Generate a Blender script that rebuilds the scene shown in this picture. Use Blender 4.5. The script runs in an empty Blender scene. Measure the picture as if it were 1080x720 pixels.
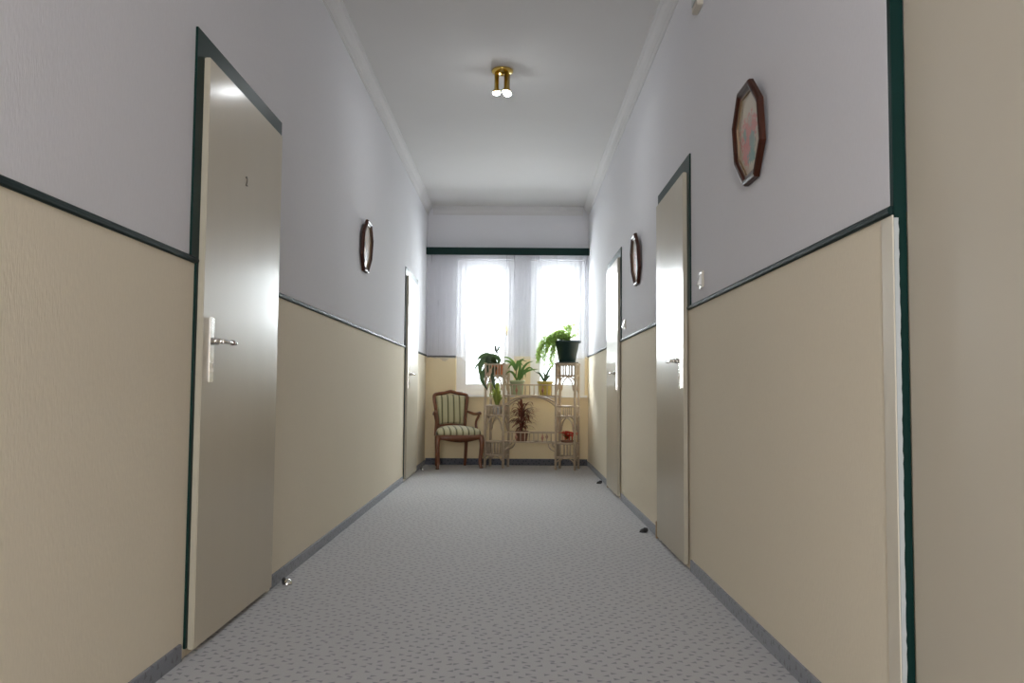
import bpy, bmesh, math, random
from mathutils import Vector, Matrix
random.seed(7)
PI = math.pi
sc = bpy.context.scene
COL = sc.collection

# ------------------------------------------------------------------ materials
def nm(name):
    m = bpy.data.materials.new(name); m.use_nodes = True
    nt = m.node_tree; b = nt.nodes['Principled BSDF']
    return m, nt, b

def N(nt, typ, **kw):
    n = nt.nodes.new(typ)
    for k, v in kw.items():
        if k == 'ins':
            for a, c in v.items(): n.inputs[a].default_value = c
        else: setattr(n, k, v)
    return n

def math_n(nt, op, a, b=None, c=None):
    n = nt.nodes.new('ShaderNodeMath'); n.operation = op
    for i, v in enumerate((a, b, c)):
        if v is None: continue
        if isinstance(v, (int, float)): n.inputs[i].default_value = v
        else: nt.links.new(v, n.inputs[i])
    return n.outputs[0]

def mix_c(nt, fac, a, b):
    n = nt.nodes.new('ShaderNodeMix'); n.data_type = 'RGBA'
    for i, v in ((0, fac), (6, a), (7, b)):
        if isinstance(v, (int, float)): n.inputs[i].default_value = v
        elif isinstance(v, tuple): n.inputs[i].default_value = (*v, 1)
        else: nt.links.new(v, n.inputs[i])
    return n.outputs[2]

def plain(name, c, rough=.5, metal=0, var=.08, scale=14, coat=0, bump=0, bscale=200, stretch=(1, 1, 1), spec=.5):
    m, nt, b = nm(name)
    tc = N(nt, 'ShaderNodeTexCoord'); mp = N(nt, 'ShaderNodeMapping', ins={'Scale': stretch})
    nt.links.new(tc.outputs['Object'], mp.inputs[0])
    no = N(nt, 'ShaderNodeTexNoise', ins={'Scale': scale, 'Detail': 4.0})
    nt.links.new(mp.outputs[0], no.inputs['Vector'])
    dark = tuple(x * (1 - var) for x in c); lite = tuple(min(1, x * (1 + var)) for x in c)
    nt.links.new(mix_c(nt, no.outputs['Fac'], dark, lite), b.inputs['Base Color'])
    b.inputs['Roughness'].default_value = rough; b.inputs['Metallic'].default_value = metal
    b.inputs['Coat Weight'].default_value = coat; b.inputs['Coat Roughness'].default_value = .16; b.inputs['Coat IOR'].default_value = 1.4
    b.inputs['Specular IOR Level'].default_value = spec
    if bump:
        n2 = N(nt, 'ShaderNodeTexNoise', ins={'Scale': bscale, 'Detail': 3.0})
        nt.links.new(mp.outputs[0], n2.inputs['Vector'])
        bp = N(nt, 'ShaderNodeBump', ins={'Strength': bump, 'Distance': .002})
        nt.links.new(n2.outputs['Fac'], bp.inputs['Height']); nt.links.new(bp.outputs[0], b.inputs['Normal'])
    return m

def emit(name, c, s):
    m, nt, b = nm(name)
    b.inputs['Base Color'].default_value = (.8, .8, .8, 1)
    b.inputs['Emission Color'].default_value = (*c, 1); b.inputs['Emission Strength'].default_value = s
    return m

def carpet(name, base, dark, upright=False, blue=0.0):
    m, nt, b = nm(name)
    geo = N(nt, 'ShaderNodeNewGeometry'); sp = N(nt, 'ShaderNodeSeparateXYZ')
    nt.links.new(geo.outputs['Position'], sp.inputs[0])
    cb = N(nt, 'ShaderNodeCombineXYZ')
    if upright:      # carpet strip standing on the wall: run along the wall and height
        nt.links.new(math_n(nt, 'ADD', sp.outputs[0], sp.outputs[1]), cb.inputs[0]); nt.links.new(sp.outputs[2], cb.inputs[1])
    else:
        nt.links.new(sp.outputs[0], cb.inputs[0]); nt.links.new(sp.outputs[1], cb.inputs[1])
    vo = N(nt, 'ShaderNodeTexVoronoi', voronoi_dimensions='2D', ins={'Scale': 23.5, 'Randomness': .66})
    ro = N(nt, 'ShaderNodeVectorRotate', rotation_type='Z_AXIS', ins={'Angle': .61}); nt.links.new(cb.outputs[0], ro.inputs['Vector'])
    rb = N(nt, 'ShaderNodeVectorRotate', rotation_type='Z_AXIS', ins={'Angle': -.61})
    nt.links.new(ro.outputs[0], vo.inputs['Vector'])
    sc_ = N(nt, 'ShaderNodeVectorMath', operation='SUBTRACT')
    nt.links.new(ro.outputs[0], sc_.inputs[0]); nt.links.new(vo.outputs['Position'], sc_.inputs[1])
    d = N(nt, 'ShaderNodeSeparateXYZ'); nt.links.new(sc_.outputs[0], rb.inputs['Vector']); nt.links.new(rb.outputs[0], d.inputs[0])
    sx, sy = d.outputs[0], d.outputs[1]
    vc = N(nt, 'ShaderNodeSeparateColor'); nt.links.new(vo.outputs['Color'], vc.inputs[0])
    sgn = math_n(nt, 'SUBTRACT', math_n(nt, 'MULTIPLY', math_n(nt, 'GREATER_THAN', vc.outputs[0], .5), 2.0), 1.0)
    lx = math_n(nt, 'MULTIPLY', sx, sgn)
    sh = math_n(nt, 'ADD', sy, math_n(nt, 'MULTIPLY', lx, math_n(nt, 'SUBTRACT', vc.outputs[1], .5)))
    if upright: lx, sh = sh, lx
    # triangle: half height shrinks with lx
    wid = math_n(nt, 'MULTIPLY', math_n(nt, 'SUBTRACT', .0115, lx), .52)
    ins = math_n(nt, 'SUBTRACT', wid, math_n(nt, 'ABSOLUTE', sh))
    cut = math_n(nt, 'ADD', lx, .0095)
    f = math_n(nt, 'MINIMUM', ins, cut)
    mr = N(nt, 'ShaderNodeMapRange', ins={1: -.0014, 2: .0014, 3: 0.0, 4: 1.0}); nt.links.new(f, mr.inputs[0])
    no = N(nt, 'ShaderNodeTexNoise', ins={'Scale': 420.0, 'Detail': 2.0}); nt.links.new(geo.outputs['Position'], no.inputs['Vector'])
    n2 = N(nt, 'ShaderNodeTexNoise', ins={'Scale': 2.2, 'Detail': 3.0}); nt.links.new(geo.outputs['Position'], n2.inputs['Vector'])
    fine = mix_c(nt, no.outputs['Fac'], tuple(x * .80 for x in base), tuple(x * 1.2 for x in base))
    worn = mix_c(nt, n2.outputs['Fac'], tuple(x * .94 for x in base), tuple(x * 1.06 for x in base))
    bc = mix_c(nt, .5, fine, worn)
    nt.links.new(mix_c(nt, math_n(nt, 'MULTIPLY', mr.outputs[0], .85), bc, dark), b.inputs['Base Color'])
    b.inputs['Roughness'].default_value = .8; b.inputs['Specular IOR Level'].default_value = .35
    b.inputs['Sheen Weight'].default_value = .3
    bp = N(nt, 'ShaderNodeBump', ins={'Strength': .35, 'Distance': .003})
    nt.links.new(no.outputs['Fac'], bp.inputs['Height']); nt.links.new(bp.outputs[0], b.inputs['Normal'])
    return m

def wallpaper(name, c, fine=.05, bs=.4):
    m, nt, b = nm(name)
    geo = N(nt, 'ShaderNodeNewGeometry')
    mp = N(nt, 'ShaderNodeMapping', ins={'Scale': (1, 1, .28)}); nt.links.new(geo.outputs['Position'], mp.inputs[0])
    a = N(nt, 'ShaderNodeTexNoise', ins={'Scale': 160.0, 'Detail': 3.0}); nt.links.new(mp.outputs[0], a.inputs['Vector'])
    g = N(nt, 'ShaderNodeTexNoise', ins={'Scale': 1.6, 'Detail': 2.0}); nt.links.new(geo.outputs['Position'], g.inputs['Vector'])
    f = math_n(nt, 'ADD', math_n(nt, 'MULTIPLY', a.outputs['Fac'], .7), math_n(nt, 'MULTIPLY', g.outputs['Fac'], .3))
    nt.links.new(mix_c(nt, f, tuple(x * (1 - fine) for x in c), tuple(x * (1 + fine) for x in c)), b.inputs['Base Color'])
    b.inputs['Roughness'].default_value = .9; b.inputs['Specular IOR Level'].default_value = .04
    bp = N(nt, 'ShaderNodeBump', ins={'Strength': bs, 'Distance': .0025})
    nt.links.new(a.outputs['Fac'], bp.inputs['Height']); nt.links.new(bp.outputs[0], b.inputs['Normal'])
    return m

def stripes(name):
    m, nt, b = nm(name)
    tc = N(nt, 'ShaderNodeTexCoord'); sp = N(nt, 'ShaderNodeSeparateXYZ'); nt.links.new(tc.outputs['Object'], sp.inputs[0])
    ph = math_n(nt, 'FRACT', math_n(nt, 'ADD', math_n(nt, 'MULTIPLY', sp.outputs[0], 1 / .073), 10.5))
    r = N(nt, 'ShaderNodeValToRGB'); nt.links.new(ph, r.inputs[0])
    cr = r.color_ramp; cr.interpolation = 'CONSTANT'
    cols = [(0, (.50, .46, .27)), (.14, (.60, .56, .36)), (.34, (.44, .42, .22)), (.40, (.60, .56, .36)), (.62, (.48, .44, .25)),
            (.78, (.08, .065, .025)), (.93, (.30, .30, .12))]
    cr.elements[0].position = 0; cr.elements[0].color = (*cols[0][1], 1)
    cr.elements[1].position = cols[1][0]; cr.elements[1].color = (*cols[1][1], 1)
    for p, c in cols[2:]:
        e = cr.elements.new(p); e.color = (*c, 1)
    no = N(nt, 'ShaderNodeTexNoise', ins={'Scale': 300.0}); nt.links.new(tc.outputs['Object'], no.inputs['Vector'])
    mx = N(nt, 'ShaderNodeMix', data_type='RGBA', blend_type='MULTIPLY', ins={0: .35})
    nt.links.new(r.outputs[0], mx.inputs[6]); nt.links.new(no.outputs['Fac'], mx.inputs[7])
    nt.links.new(mx.outputs[2], b.inputs['Base Color'])
    b.inputs['Roughness'].default_value = .6; b.inputs['Sheen Weight'].default_value = .3
    return m

def sheer(name):
    m, nt, b = nm(name)
    nt.nodes.remove(b)
    out = nt.nodes['Material Output']
    tr = N(nt, 'ShaderNodeBsdfTransparent', ins={'Color': (1, 1, 1, 1)})
    tl = N(nt, 'ShaderNodeBsdfTranslucent', ins={'Color': (.86, .86, .9, 1)})
    df = N(nt, 'ShaderNodeBsdfDiffuse', ins={'Color': (.84, .84, .88, 1)})
    m1 = N(nt, 'ShaderNodeMixShader', ins={0: .5}); nt.links.new(tl.outputs[0], m1.inputs[1]); nt.links.new(df.outputs[0], m1.inputs[2])
    m2 = N(nt, 'ShaderNodeMixShader')
    tc = N(nt, 'ShaderNodeTexCoord')
    mp = N(nt, 'ShaderNodeMapping', ins={'Scale': (1, 1, .06)}); nt.links.new(tc.outputs['Object'], mp.inputs[0])
    no = N(nt, 'ShaderNodeTexNoise', ins={'Scale': 30.0, 'Detail': 3.0}); nt.links.new(mp.outputs[0], no.inputs['Vector'])
    nt.links.new(math_n(nt, 'ADD', math_n(nt, 'MULTIPLY', no.outputs['Fac'], .16), .17), m2.inputs[0])
    nt.links.new(tr.outputs[0], m2.inputs[1]); nt.links.new(m1.outputs[0], m2.inputs[2])
    nt.links.new(m2.outputs[0], out.inputs[0])
    return m

def thin_glass(name):
    m, nt, b = nm(name)
    nt.nodes.remove(b); out = nt.nodes['Material Output']
    tr = N(nt, 'ShaderNodeBsdfTransparent', ins={'Color': (.96, .98, .97, 1)})
    gl = N(nt, 'ShaderNodeBsdfGlossy', ins={'Roughness': .02})
    fr = N(nt, 'ShaderNodeFresnel', ins={'IOR': 1.45})
    mx = N(nt, 'ShaderNodeMixShader'); nt.links.new(fr.outputs[0], mx.inputs[0])
    nt.links.new(tr.outputs[0], mx.inputs[1]); nt.links.new(gl.outputs[0], mx.inputs[2]); nt.links.new(mx.outputs[0], out.inputs[0])
    return m

def print_mat(name, kind):
    """flower print in muted pinks and greens on cream paper (object coords: x across, z up, metres)"""
    m, nt, b = nm(name)
    tc = N(nt, 'ShaderNodeTexCoord')
    cream = (.44, .37, .27) if kind == 0 else ((.55, .50, .45) if kind == 1 else (.36, .26, .17))
    red = (.50, .13, .12) if kind < 2 else (.42, .22, .10)
    green = (.10, .24, .20) if kind < 2 else (.12, .10, .06)
    def blob(cx, cz, rx, rz):
        v = N(nt, 'ShaderNodeMapping', ins={'Location': (-cx / rx, 0, -cz / rz), 'Scale': (1 / rx, 0.0, 1 / rz)})
        nt.links.new(tc.outputs['Object'], v.inputs[0])
        l = N(nt, 'ShaderNodeVectorMath', operation='LENGTH'); nt.links.new(v.outputs[0], l.inputs[0])
        no = N(nt, 'ShaderNodeTexNoise', ins={'Scale': 60.0, 'Detail': 3.0}); nt.links.new(tc.outputs['Object'], no.inputs['Vector'])
        s = math_n(nt, 'ADD', l.outputs['Value'], math_n(nt, 'MULTIPLY', math_n(nt, 'SUBTRACT', no.outputs['Fac'], .5), 2.2))
        mr = N(nt, 'ShaderNodeMapRange', ins={1: 1.1, 2: .8, 3: 0.0, 4: .85}); nt.links.new(s, mr.inputs[0])
        return mr.outputs[0]
    c = mix_c(nt, blob(.0, .01, .115, .06), cream, red)
    c = mix_c(nt, blob(-.045, -.055, .06, .06), c, red)
    c = mix_c(nt, blob(.035, -.04, .035, .05), c, green)
    c = mix_c(nt, blob(.01, -.09, .045, .025), c, green)
    c = mix_c(nt, blob(-.055, .01, .02, .03), c, green)
    c = mix_c(nt, blob(.02, .045, .03, .02), c, tuple(x * .8 for x in cream))
    nt.links.new(c, b.inputs['Base Color']); b.inputs['Roughness'].default_value = .5
    b.inputs['Coat Weight'].default_value = .6 if kind else .25; b.inputs['Coat Roughness'].default_value = .06
    return m

M = {}
M['carpet'] = carpet('carpet_dashes', (.305, .297, .302), (.085, .085, .10))
M['skirt'] = carpet('carpet_skirting', (.105, .11, .132), (.030, .032, .046), upright=True)
M['upper'] = wallpaper('upper_wallpaper', (.69, .685, .71))
M['cream'] = wallpaper('cream_wallpaper', (.75, .675, .535), .06)
M['creamend'] = wallpaper('cream_wallpaper_warm_glow', (.82, .69, .46), .06)  # same cream wallpaper, with the warm glow under the windows put into its colour
M['ceil'] = plain('ceiling_paint', (.62, .605, .595), .8, var=.02, scale=3, bump=.15, bscale=90)
M['crown'] = plain('crown_paint', (.60, .585, .585), .75, var=.02)
M['green'] = plain('dark_green_gloss', (.006, .026, .022), .38, var=.15, scale=8, spec=.1)
M['greenrail'] = plain('dark_green_rail', (.010, .024, .023), .5, var=.2, scale=20, spec=.1)
M['door'] = plain('door_cream_gloss', (.52, .465, .36), .38, var=.035, scale=9, coat=.27, spec=.10, stretch=(1, 1, .08), bump=.06, bscale=60)
M['dooredge'] = plain('door_edge_cream', (.42, .38, .29), .4, var=.05)
M['door2'] = plain('smooth_cream_paint', (.56, .51, .41), .5, var=.02, scale=3)
M['lath'] = plain('cream_lath', (.66, .61, .50), .5, var=.05)
M['whitepaint'] = plain('white_paint', (.44, .465, .46), .5, var=.06, scale=40)
M['winwhite'] = plain('window_white', (.80, .80, .80), .35, var=.02)
M['chrome'] = plain('satin_chrome', (.82, .80, .76), .16, metal=1, var=.04)
M['grip'] = plain('brown_grip', (.20, .13, .09), .3, var=.1)
M['brass'] = plain('polished_brass', (.70, .50, .14), .16, metal=1, var=.1)
M['bulb'] = emit('lamp_glow', (.93, .97, 1), 215)
M['black'] = plain('black_rubber', (.012, .012, .012), .5)
M['number'] = plain('number_brown', (.07, .05, .03), .4)
M['plate'] = plain('switch_beige', (.58, .53, .44), .35, var=.03)
M['rocker'] = plain('switch_white', (.78, .78, .76), .2, var=.02)
M['mahog'] = plain('mahogany', (.046, .012, .005), .4, var=.4, scale=30, stretch=(1, 1, .2), spec=.25)
M['chairwood'] = plain('red_brown_wood', (.17, .058, .024), .3, var=.35, scale=25, stretch=(1, 1, .2), coat=.4)
M['goldlip'] = plain('gilt_lip', (.20, .13, .07), .5, metal=.2, var=.2, scale=60)
M['stripe'] = stripes('striped_upholstery')
M['rattan'] = plain('whitewashed_rattan', (.50, .395, .285), .55, var=.22, scale=50, bump=.2, bscale=150)
M['ornament'] = plain('red_brown_ornament', (.42, .20, .13), .5, var=.2)
M['sheer'] = sheer('sheer_net')
M['glass'] = thin_glass('window_glass')
M['terra'] = plain('orange_terracotta', (.60, .17, .045), .6, var=.12)
M['palegreen'] = plain('pale_green_glaze', (.40, .46, .27), .3, var=.06)
M['yellow'] = plain('yellow_glaze', (.58, .47, .10), .3, var=.06)
M['darkpot'] = plain('dark_green_plastic', (.010, .030, .028), .35, var=.1)
M['brownpot'] = plain('brown_clay', (.22, .10, .06), .6, var=.15)
M['whitepot'] = plain('pale_grey_pot', (.56, .54, .54), .4, var=.04)
M['soil'] = plain('potting_soil', (.10, .045, .022), .95, var=.5, scale=120)
def leafm(name, c, var=.35, sc_=30, tf=.3):
    m = plain(name, c, .45, var=var, scale=sc_)
    b = m.node_tree.nodes['Principled BSDF']
    b.inputs['Subsurface Weight'].default_value = 0
    b.inputs['Transmission Weight'].default_value = 0
    # thin leaf: some light comes through
    nt = m.node_tree; out = nt.nodes['Material Output']
    tl = N(nt, 'ShaderNodeBsdfTranslucent', ins={'Color': (min(1, c[0] * 2.2), min(1, c[1] * 2.2), c[2] * 1.4, 1)})
    mx = N(nt, 'ShaderNodeMixShader', ins={0: tf}); nt.links.new(b.outputs[0], mx.inputs[1]); nt.links.new(tl.outputs[0], mx.inputs[2])
    nt.links.new(mx.outputs[0], out.inputs[0]); return m
M['leafdark'] = leafm('dark_leaf', (.030, .055, .020), tf=.08)
M['leafgrey'] = leafm('grey_leaf', (.09, .10, .10), tf=.05)
M['leafgreen'] = leafm('green_leaf', (.07, .14, .03), tf=.16)
M['leafolive'] = leafm('olive_leaf', (.20, .24, .05), tf=.2)
M['leaffern'] = leafm('fern_leaf', (.27, .38, .13), tf=.38)
M['leafred'] = leafm('red_brown_leaf', (.17, .055, .040))
M['leafpink'] = leafm('pink_brown_leaf', (.36, .17, .12))
M['stem'] = plain('stem_brown', (.13, .11, .05), .7, var=.2)
M['red'] = leafm('bright_red_petal', (.65, .030, .015), .25)

# ------------------------------------------------------------------ mesh helpers
def box(bm, x0, y0, z0, x1, y1, z1, mi=0, bev=0):
    v = [bm.verts.new(c) for c in ((x0, y0, z0), (x1, y0, z0), (x1, y1, z0), (x0, y1, z0), (x0, y0, z1), (x1, y0, z1), (x1, y1, z1), (x0, y1, z1))]
    fs = [bm.faces.new([v[i] for i in q]) for q in ((3, 2, 1, 0), (4, 5, 6, 7), (0, 1, 5, 4), (1, 2, 6, 5), (2, 3, 7, 6), (3, 0, 4, 7))]
    for f in fs: f.material_index = mi
    if bev:
        es = list({e for f in fs for e in f.edges})
        bmesh.ops.bevel(bm, geom=es, offset=bev, segments=2, affect='EDGES', clamp_overlap=True)

def tube(bm, pts, r, seg=8, cap=True, smooth=True):
    pts = [Vector(p) for p in pts]; n = len(pts)
    rs = r if isinstance(r, (list, tuple)) else [r] * n
    rings = []; up = None
    for i, p in enumerate(pts):
        t = (pts[min(i + 1, n - 1)] - pts[max(i - 1, 0)]).normalized()
        if up is None:
            up = Vector((0, 0, 1)) if abs(t.z) < .9 else Vector((1, 0, 0))
        a = t.cross(up)
        if a.length < 1e-5: a = t.cross(Vector((0, 1, .1)))
        a.normalize(); b_ = a.cross(t).normalized(); up = b_
        rings.append([bm.verts.new(p + rs[i] * (math.cos(2 * PI * k / seg) * a + math.sin(2 * PI * k / seg) * b_)) for k in range(seg)])
    for i in range(n - 1):
        for k in range(seg):
            f = bm.faces.new((rings[i][k], rings[i][(k + 1) % seg], rings[i + 1][(k + 1) % seg], rings[i + 1][k])); f.smooth = smooth
    if cap:
        bm.faces.new(rings[0]); bm.faces.new(rings[-1][::-1])

def lathe(bm, prof, c=(0, 0, 0), seg=28, smooth=True):
    rings = []
    for r, z in prof:
        rings.append([bm.verts.new((c[0] + r * math.cos(2 * PI * k / seg), c[1] + r * math.sin(2 * PI * k / seg), c[2] + z)) for k in range(seg)])
    for i in range(len(prof) - 1):
        for k in range(seg):
            f = bm.faces.new((rings[i][k], rings[i][(k + 1) % seg], rings[i + 1][(k + 1) % seg], rings[i + 1][k])); f.smooth = smooth
    bm.faces.new(rings[0][::-1]); bm.faces.new(rings[-1])

def prism(bm, pts2, f, d0, d1, bev=0):
    """pts2 outline; f(u,v,d)->xyz"""
    a = [bm.verts.new(f(u, v, d0)) for u, v in pts2]; b_ = [bm.verts.new(f(u, v, d1)) for u, v in pts2]; n = len(pts2)
    fs = [bm.faces.new(a), bm.faces.new(b_[::-1])]
    for i in range(n): fs.append(bm.faces.new((a[i], b_[i], b_[(i + 1) % n], a[(i + 1) % n])))
    if bev:
        bmesh.ops.bevel(bm, geom=list({e for q in (fs[0], fs[1]) for e in q.edges}), offset=bev, segments=2, affect='EDGES')

def catmull(pts, n=6):
    pts = [Vector(p) for p in pts]; out = []
    P = [pts[0] * 2 - pts[1]] + pts + [pts[-1] * 2 - pts[-2]]
    for i in range(1, len(P) - 2):
        p0, p1, p2, p3 = P[i - 1:i + 3]
        for k in range(n):
            t = k / n
            out.append(.5 * ((2 * p1) + (p2 - p0) * t + (2 * p0 - 5 * p1 + 4 * p2 - p3) * t * t + (3 * p1 - p0 - 3 * p2 + p3) * t ** 3))
    out.append(pts[-1]); return out

def leaf(bm, pts, w, prof='strap', fold=.25, side=None, n=5, mi=0):
    """leaf blade along a curve; w = half width"""
    c = catmull(pts, n); m = len(c); prev = None
    for i, p in enumerate(c):
        t = i / (m - 1)
        if prof == 'strap': ww = w * (min(1, .35 + 3 * t) * (1 - t ** 3))
        elif prof == 'oval': ww = w * math.sin(PI * min(.999, t ** .8)) ** .7 if t > 0 else 0
        else: ww = w * max(0, 1 - t)
        ww = max(ww, .0004)
        tg = (c[min(i + 1, m - 1)] - c[max(i - 1, 0)]).normalized()
        s = side.cross(tg) if side is not None else tg.cross(Vector((0, 0, 1)))
        if s.length < 1e-3: s = tg.cross(Vector((0, 1, 0)))
        s.normalize(); nn = s.cross(tg).normalized()
        row = [bm.verts.new(p - s * ww + nn * ww * fold), bm.verts.new(p), bm.verts.new(p + s * ww + nn * ww * fold)]
        if prev:
            for k in (0, 1):
                f = bm.faces.new((prev[k], prev[k + 1], row[k + 1], row[k])); f.smooth = True; f.material_index = mi
        prev = row

def obj(name, bm, mats, parent=None, sub=0):
    me = bpy.data.meshes.new(name)
    bmesh.ops.recalc_face_normals(bm, faces=bm.faces) if not name.startswith(('foliage', 'leaf')) else None
    bm.to_mesh(me); bm.free()
    for m in (mats if isinstance(mats, (list, tuple)) else [mats]): me.materials.append(m)
    o = bpy.data.objects.new(name, me); COL.objects.link(o)
    if parent: o.parent = parent
    if sub:
        md = o.modifiers.new('s', 'SUBSURF'); md.levels = sub; md.render_levels = sub
    return o

def tag(o, label=None, cat=None, group=None, kind=None):
    if label: o['label'] = label
    if cat: o['category'] = cat
    if group: o['group'] = group
    if kind: o['kind'] = kind
    return o

def empty(name, loc, rz=0):
    o = bpy.data.objects.new(name, None); COL.objects.link(o)
    o.location = loc; o.rotation_euler = (0, 0, rz); o.empty_display_size = .1; return o

def B(): return bmesh.new()

# ------------------------------------------------------------------ room dimensions
XL, XR, YB, YR = -1.108, .907, 10.6, -3.2
ZR = 1.355; ZC = 3.21; YE = 2.055          # rail top, ceiling, end of the right wall

b = B(); box(b, XL - .2, YR, -.12, 1.3, YB + .3, 0)
tag(obj('floor', b, M['carpet']), 'grey corridor carpet with small dark dashes', 'floor', kind='structure')
b = B(); box(b, XL - .2, YR, ZC, 1.3, YB + .3, ZC + .15)
tag(obj('ceiling', b, M['ceil']), 'plain white plaster ceiling of the corridor', 'ceiling', kind='structure')
ZS = ZR - .012
b = B(); box(b, XL - .2, YR, 0, XL, YB, ZS, 0); box(b, XL - .2, YR, ZS, XL, YB, ZC, 1)
tag(obj('wall_left', b, [M['cream'], M['upper']]), 'left corridor wall, cream below the rail and pale grey above', 'wall', kind='structure')
b = B(); box(b, XR, YE, 0, XR + .3, YB, ZS, 0); box(b, XR, YE, ZS, XR + .3, YB, ZC, 1)
box(b, .98, YR, 0, 1.25, YE, ZC, 1); box(b, XR, YR, 0, .98, .98, ZS, 0); box(b, XR, YR, ZS, .98, .98, ZC, 1)
box(b, XR, .98, 2.2, .98, YE, ZC, 1)
tag(obj('wall_right', b, [M['cream'], M['upper']]), 'right corridor wall, cream below the rail and pale grey above', 'wall', kind='structure')
# end wall with two window openings
W1 = (-.735, -.015); W2 = (.190, .872); WZ = (.868, 2.555)
b = B()
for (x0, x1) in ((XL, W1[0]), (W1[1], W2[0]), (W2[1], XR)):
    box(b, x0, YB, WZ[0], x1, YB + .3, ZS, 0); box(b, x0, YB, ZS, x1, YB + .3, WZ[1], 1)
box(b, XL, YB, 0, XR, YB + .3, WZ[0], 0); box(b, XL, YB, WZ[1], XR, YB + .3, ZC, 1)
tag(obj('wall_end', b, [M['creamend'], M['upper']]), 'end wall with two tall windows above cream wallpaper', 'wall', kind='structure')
b = B()
for (x0, x1) in ((XL, -.95), (.05, XR)): box(b, x0, YR - .2, 0, x1, YR, ZC, 0)
box(b, -.95, YR - .2, 0, .05, YR, .5, 0); box(b, -.95, YR - .2, 2.7, .05, YR, ZC, 0)  # unseen opening, added to let the rear fill light in
tag(obj('wall_rear', b, [M['upper']]), 'rear wall of the corridor behind the viewpoint', 'wall', kind='structure')

# door spans: leaf y0,y1 per wall
def facewall(s): return XL if s < 0 else XR
DOORS = [(-1, 2.935, 3.865, 'cream door numbered 2 in a dark green frame, nearest on the left wall', '2'),
         (-1, 8.57, 9.50, 'cream door in a green frame at the far end of the left wall', None),
         (1, 4.452, 5.30, 'glossy cream door in a green frame, middle of the right wall beside the light switch', None),
         (1, 7.32, 8.19, 'cream door in a green frame, farthest on the right wall near the windows', None)]

def gaps(s, y0, y1):
    ds = sorted((a, c) for (t, a, c, _, _) in DOORS if t == s); out = []; y = y0
    for a, c in ds: out.append((y, a - .004)); y = c + .004
    out.append((y, y1)); return out

def rail_run(name, s, y0, y1, label):
    b = B(); x = facewall(s); d = -s
    prof = [(0, 0), (.006, 0), (.0105, .004), (.0125, .011), (.0105, .018), (.006, .022), (0, .022)]
    prism(b, [(u, v) for u, v in prof], lambda u, v, q: (x + d * u, q, ZR - .022 + v), y0, y1)
    tag(obj(name, b, M['greenrail']), label, 'rail', kind='structure')
tn = 1
for s, nm_, yy in ((-1, 'left', YR), (1, 'right', YE - .016)):
    for i, (a, c) in enumerate(gaps(s, yy, YB)):
        w = ('nearest', 'middle', 'farthest')[i]
        rail_run(f'trim_{tn}', s, a, c, f'{w} stretch of dark green dado rail on the {nm_} wall'); tn += 1
# rail on end wall behind the curtain hem
b = B(); box(b, XL + .0125, YB - .012, ZR - .034, W1[0], YB, ZR - .010, bev=.004)
tag(obj(f'trim_{tn}', b, M['greenrail']), 'short green dado rail on the end wall left of the windows', 'rail', kind='structure'); tn += 1
# crown moulding
def crown(s):
    x = facewall(s); d = -s; b = B()
    prof = [(0, 0), (.008, 0), (.010, .012), (.016, .016), (.020, .035), (.032, .06), (.052, .075), (.056, .084), (.066, .088), (.068, .101), (0, .101)]
    prism(b, prof, lambda u, v, q: (x + d * u, q, 3.11 - .001 + v), YE if s > 0 else YR, YB)
    return b
tag(obj(f'trim_{tn}', crown(-1), M['crown']), 'white moulded cornice along the left edge of the ceiling', 'cornice', kind='structure'); tn += 1
tag(obj(f'trim_{tn}', crown(1), M['crown']), 'white moulded cornice along the right edge of the ceiling', 'cornice', kind='structure'); tn += 1
b = B(); prof = [(0, 0), (.008, 0), (.010, .012), (.016, .016), (.020, .035), (.032, .06), (.052, .075), (.056, .084), (.066, .088), (.068, .101), (0, .101)]
prism(b, prof, lambda u, v, q: (q, YB - u, 3.109 + v), XL + .068, XR - .068)
tag(obj(f'trim_{tn}', b, M['crown']), 'white moulded cornice across the end wall above the windows', 'cornice', kind='structure'); tn += 1

# baseboards: carpet strips, one mesh per wall
def baseboard(name, s, yy, label):
    b = B(); x = facewall(s); d = -s
    for a, c in gaps(s, yy, YB):
        prism(b, [(0, 0), (.010, 0), (.009, .052), (.006, .056), (0, .056)], lambda u, v, q: (x + d * u, q, v), a if a == yy else a + .045, c - .045 if c < YB else c)
    tag(obj(name, b, M['skirt']), label, 'baseboard', kind='structure')
baseboard('baseboard_left', -1, YR, 'low blue-grey carpet skirting along the left wall')
baseboard('baseboard_right', 1, YE, 'low blue-grey carpet skirting along the right wall')
b = B(); prism(b, [(0, 0), (.010, 0), (.009, .075), (.006, .079), (0, .079)], lambda u, v, q: (q, YB - u, v), XL + .01, XR - .01)
tag(obj('baseboard_end', b, M['skirt']), 'dark carpet skirting along the end wall under the windows', 'baseboard', kind='structure')

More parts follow.
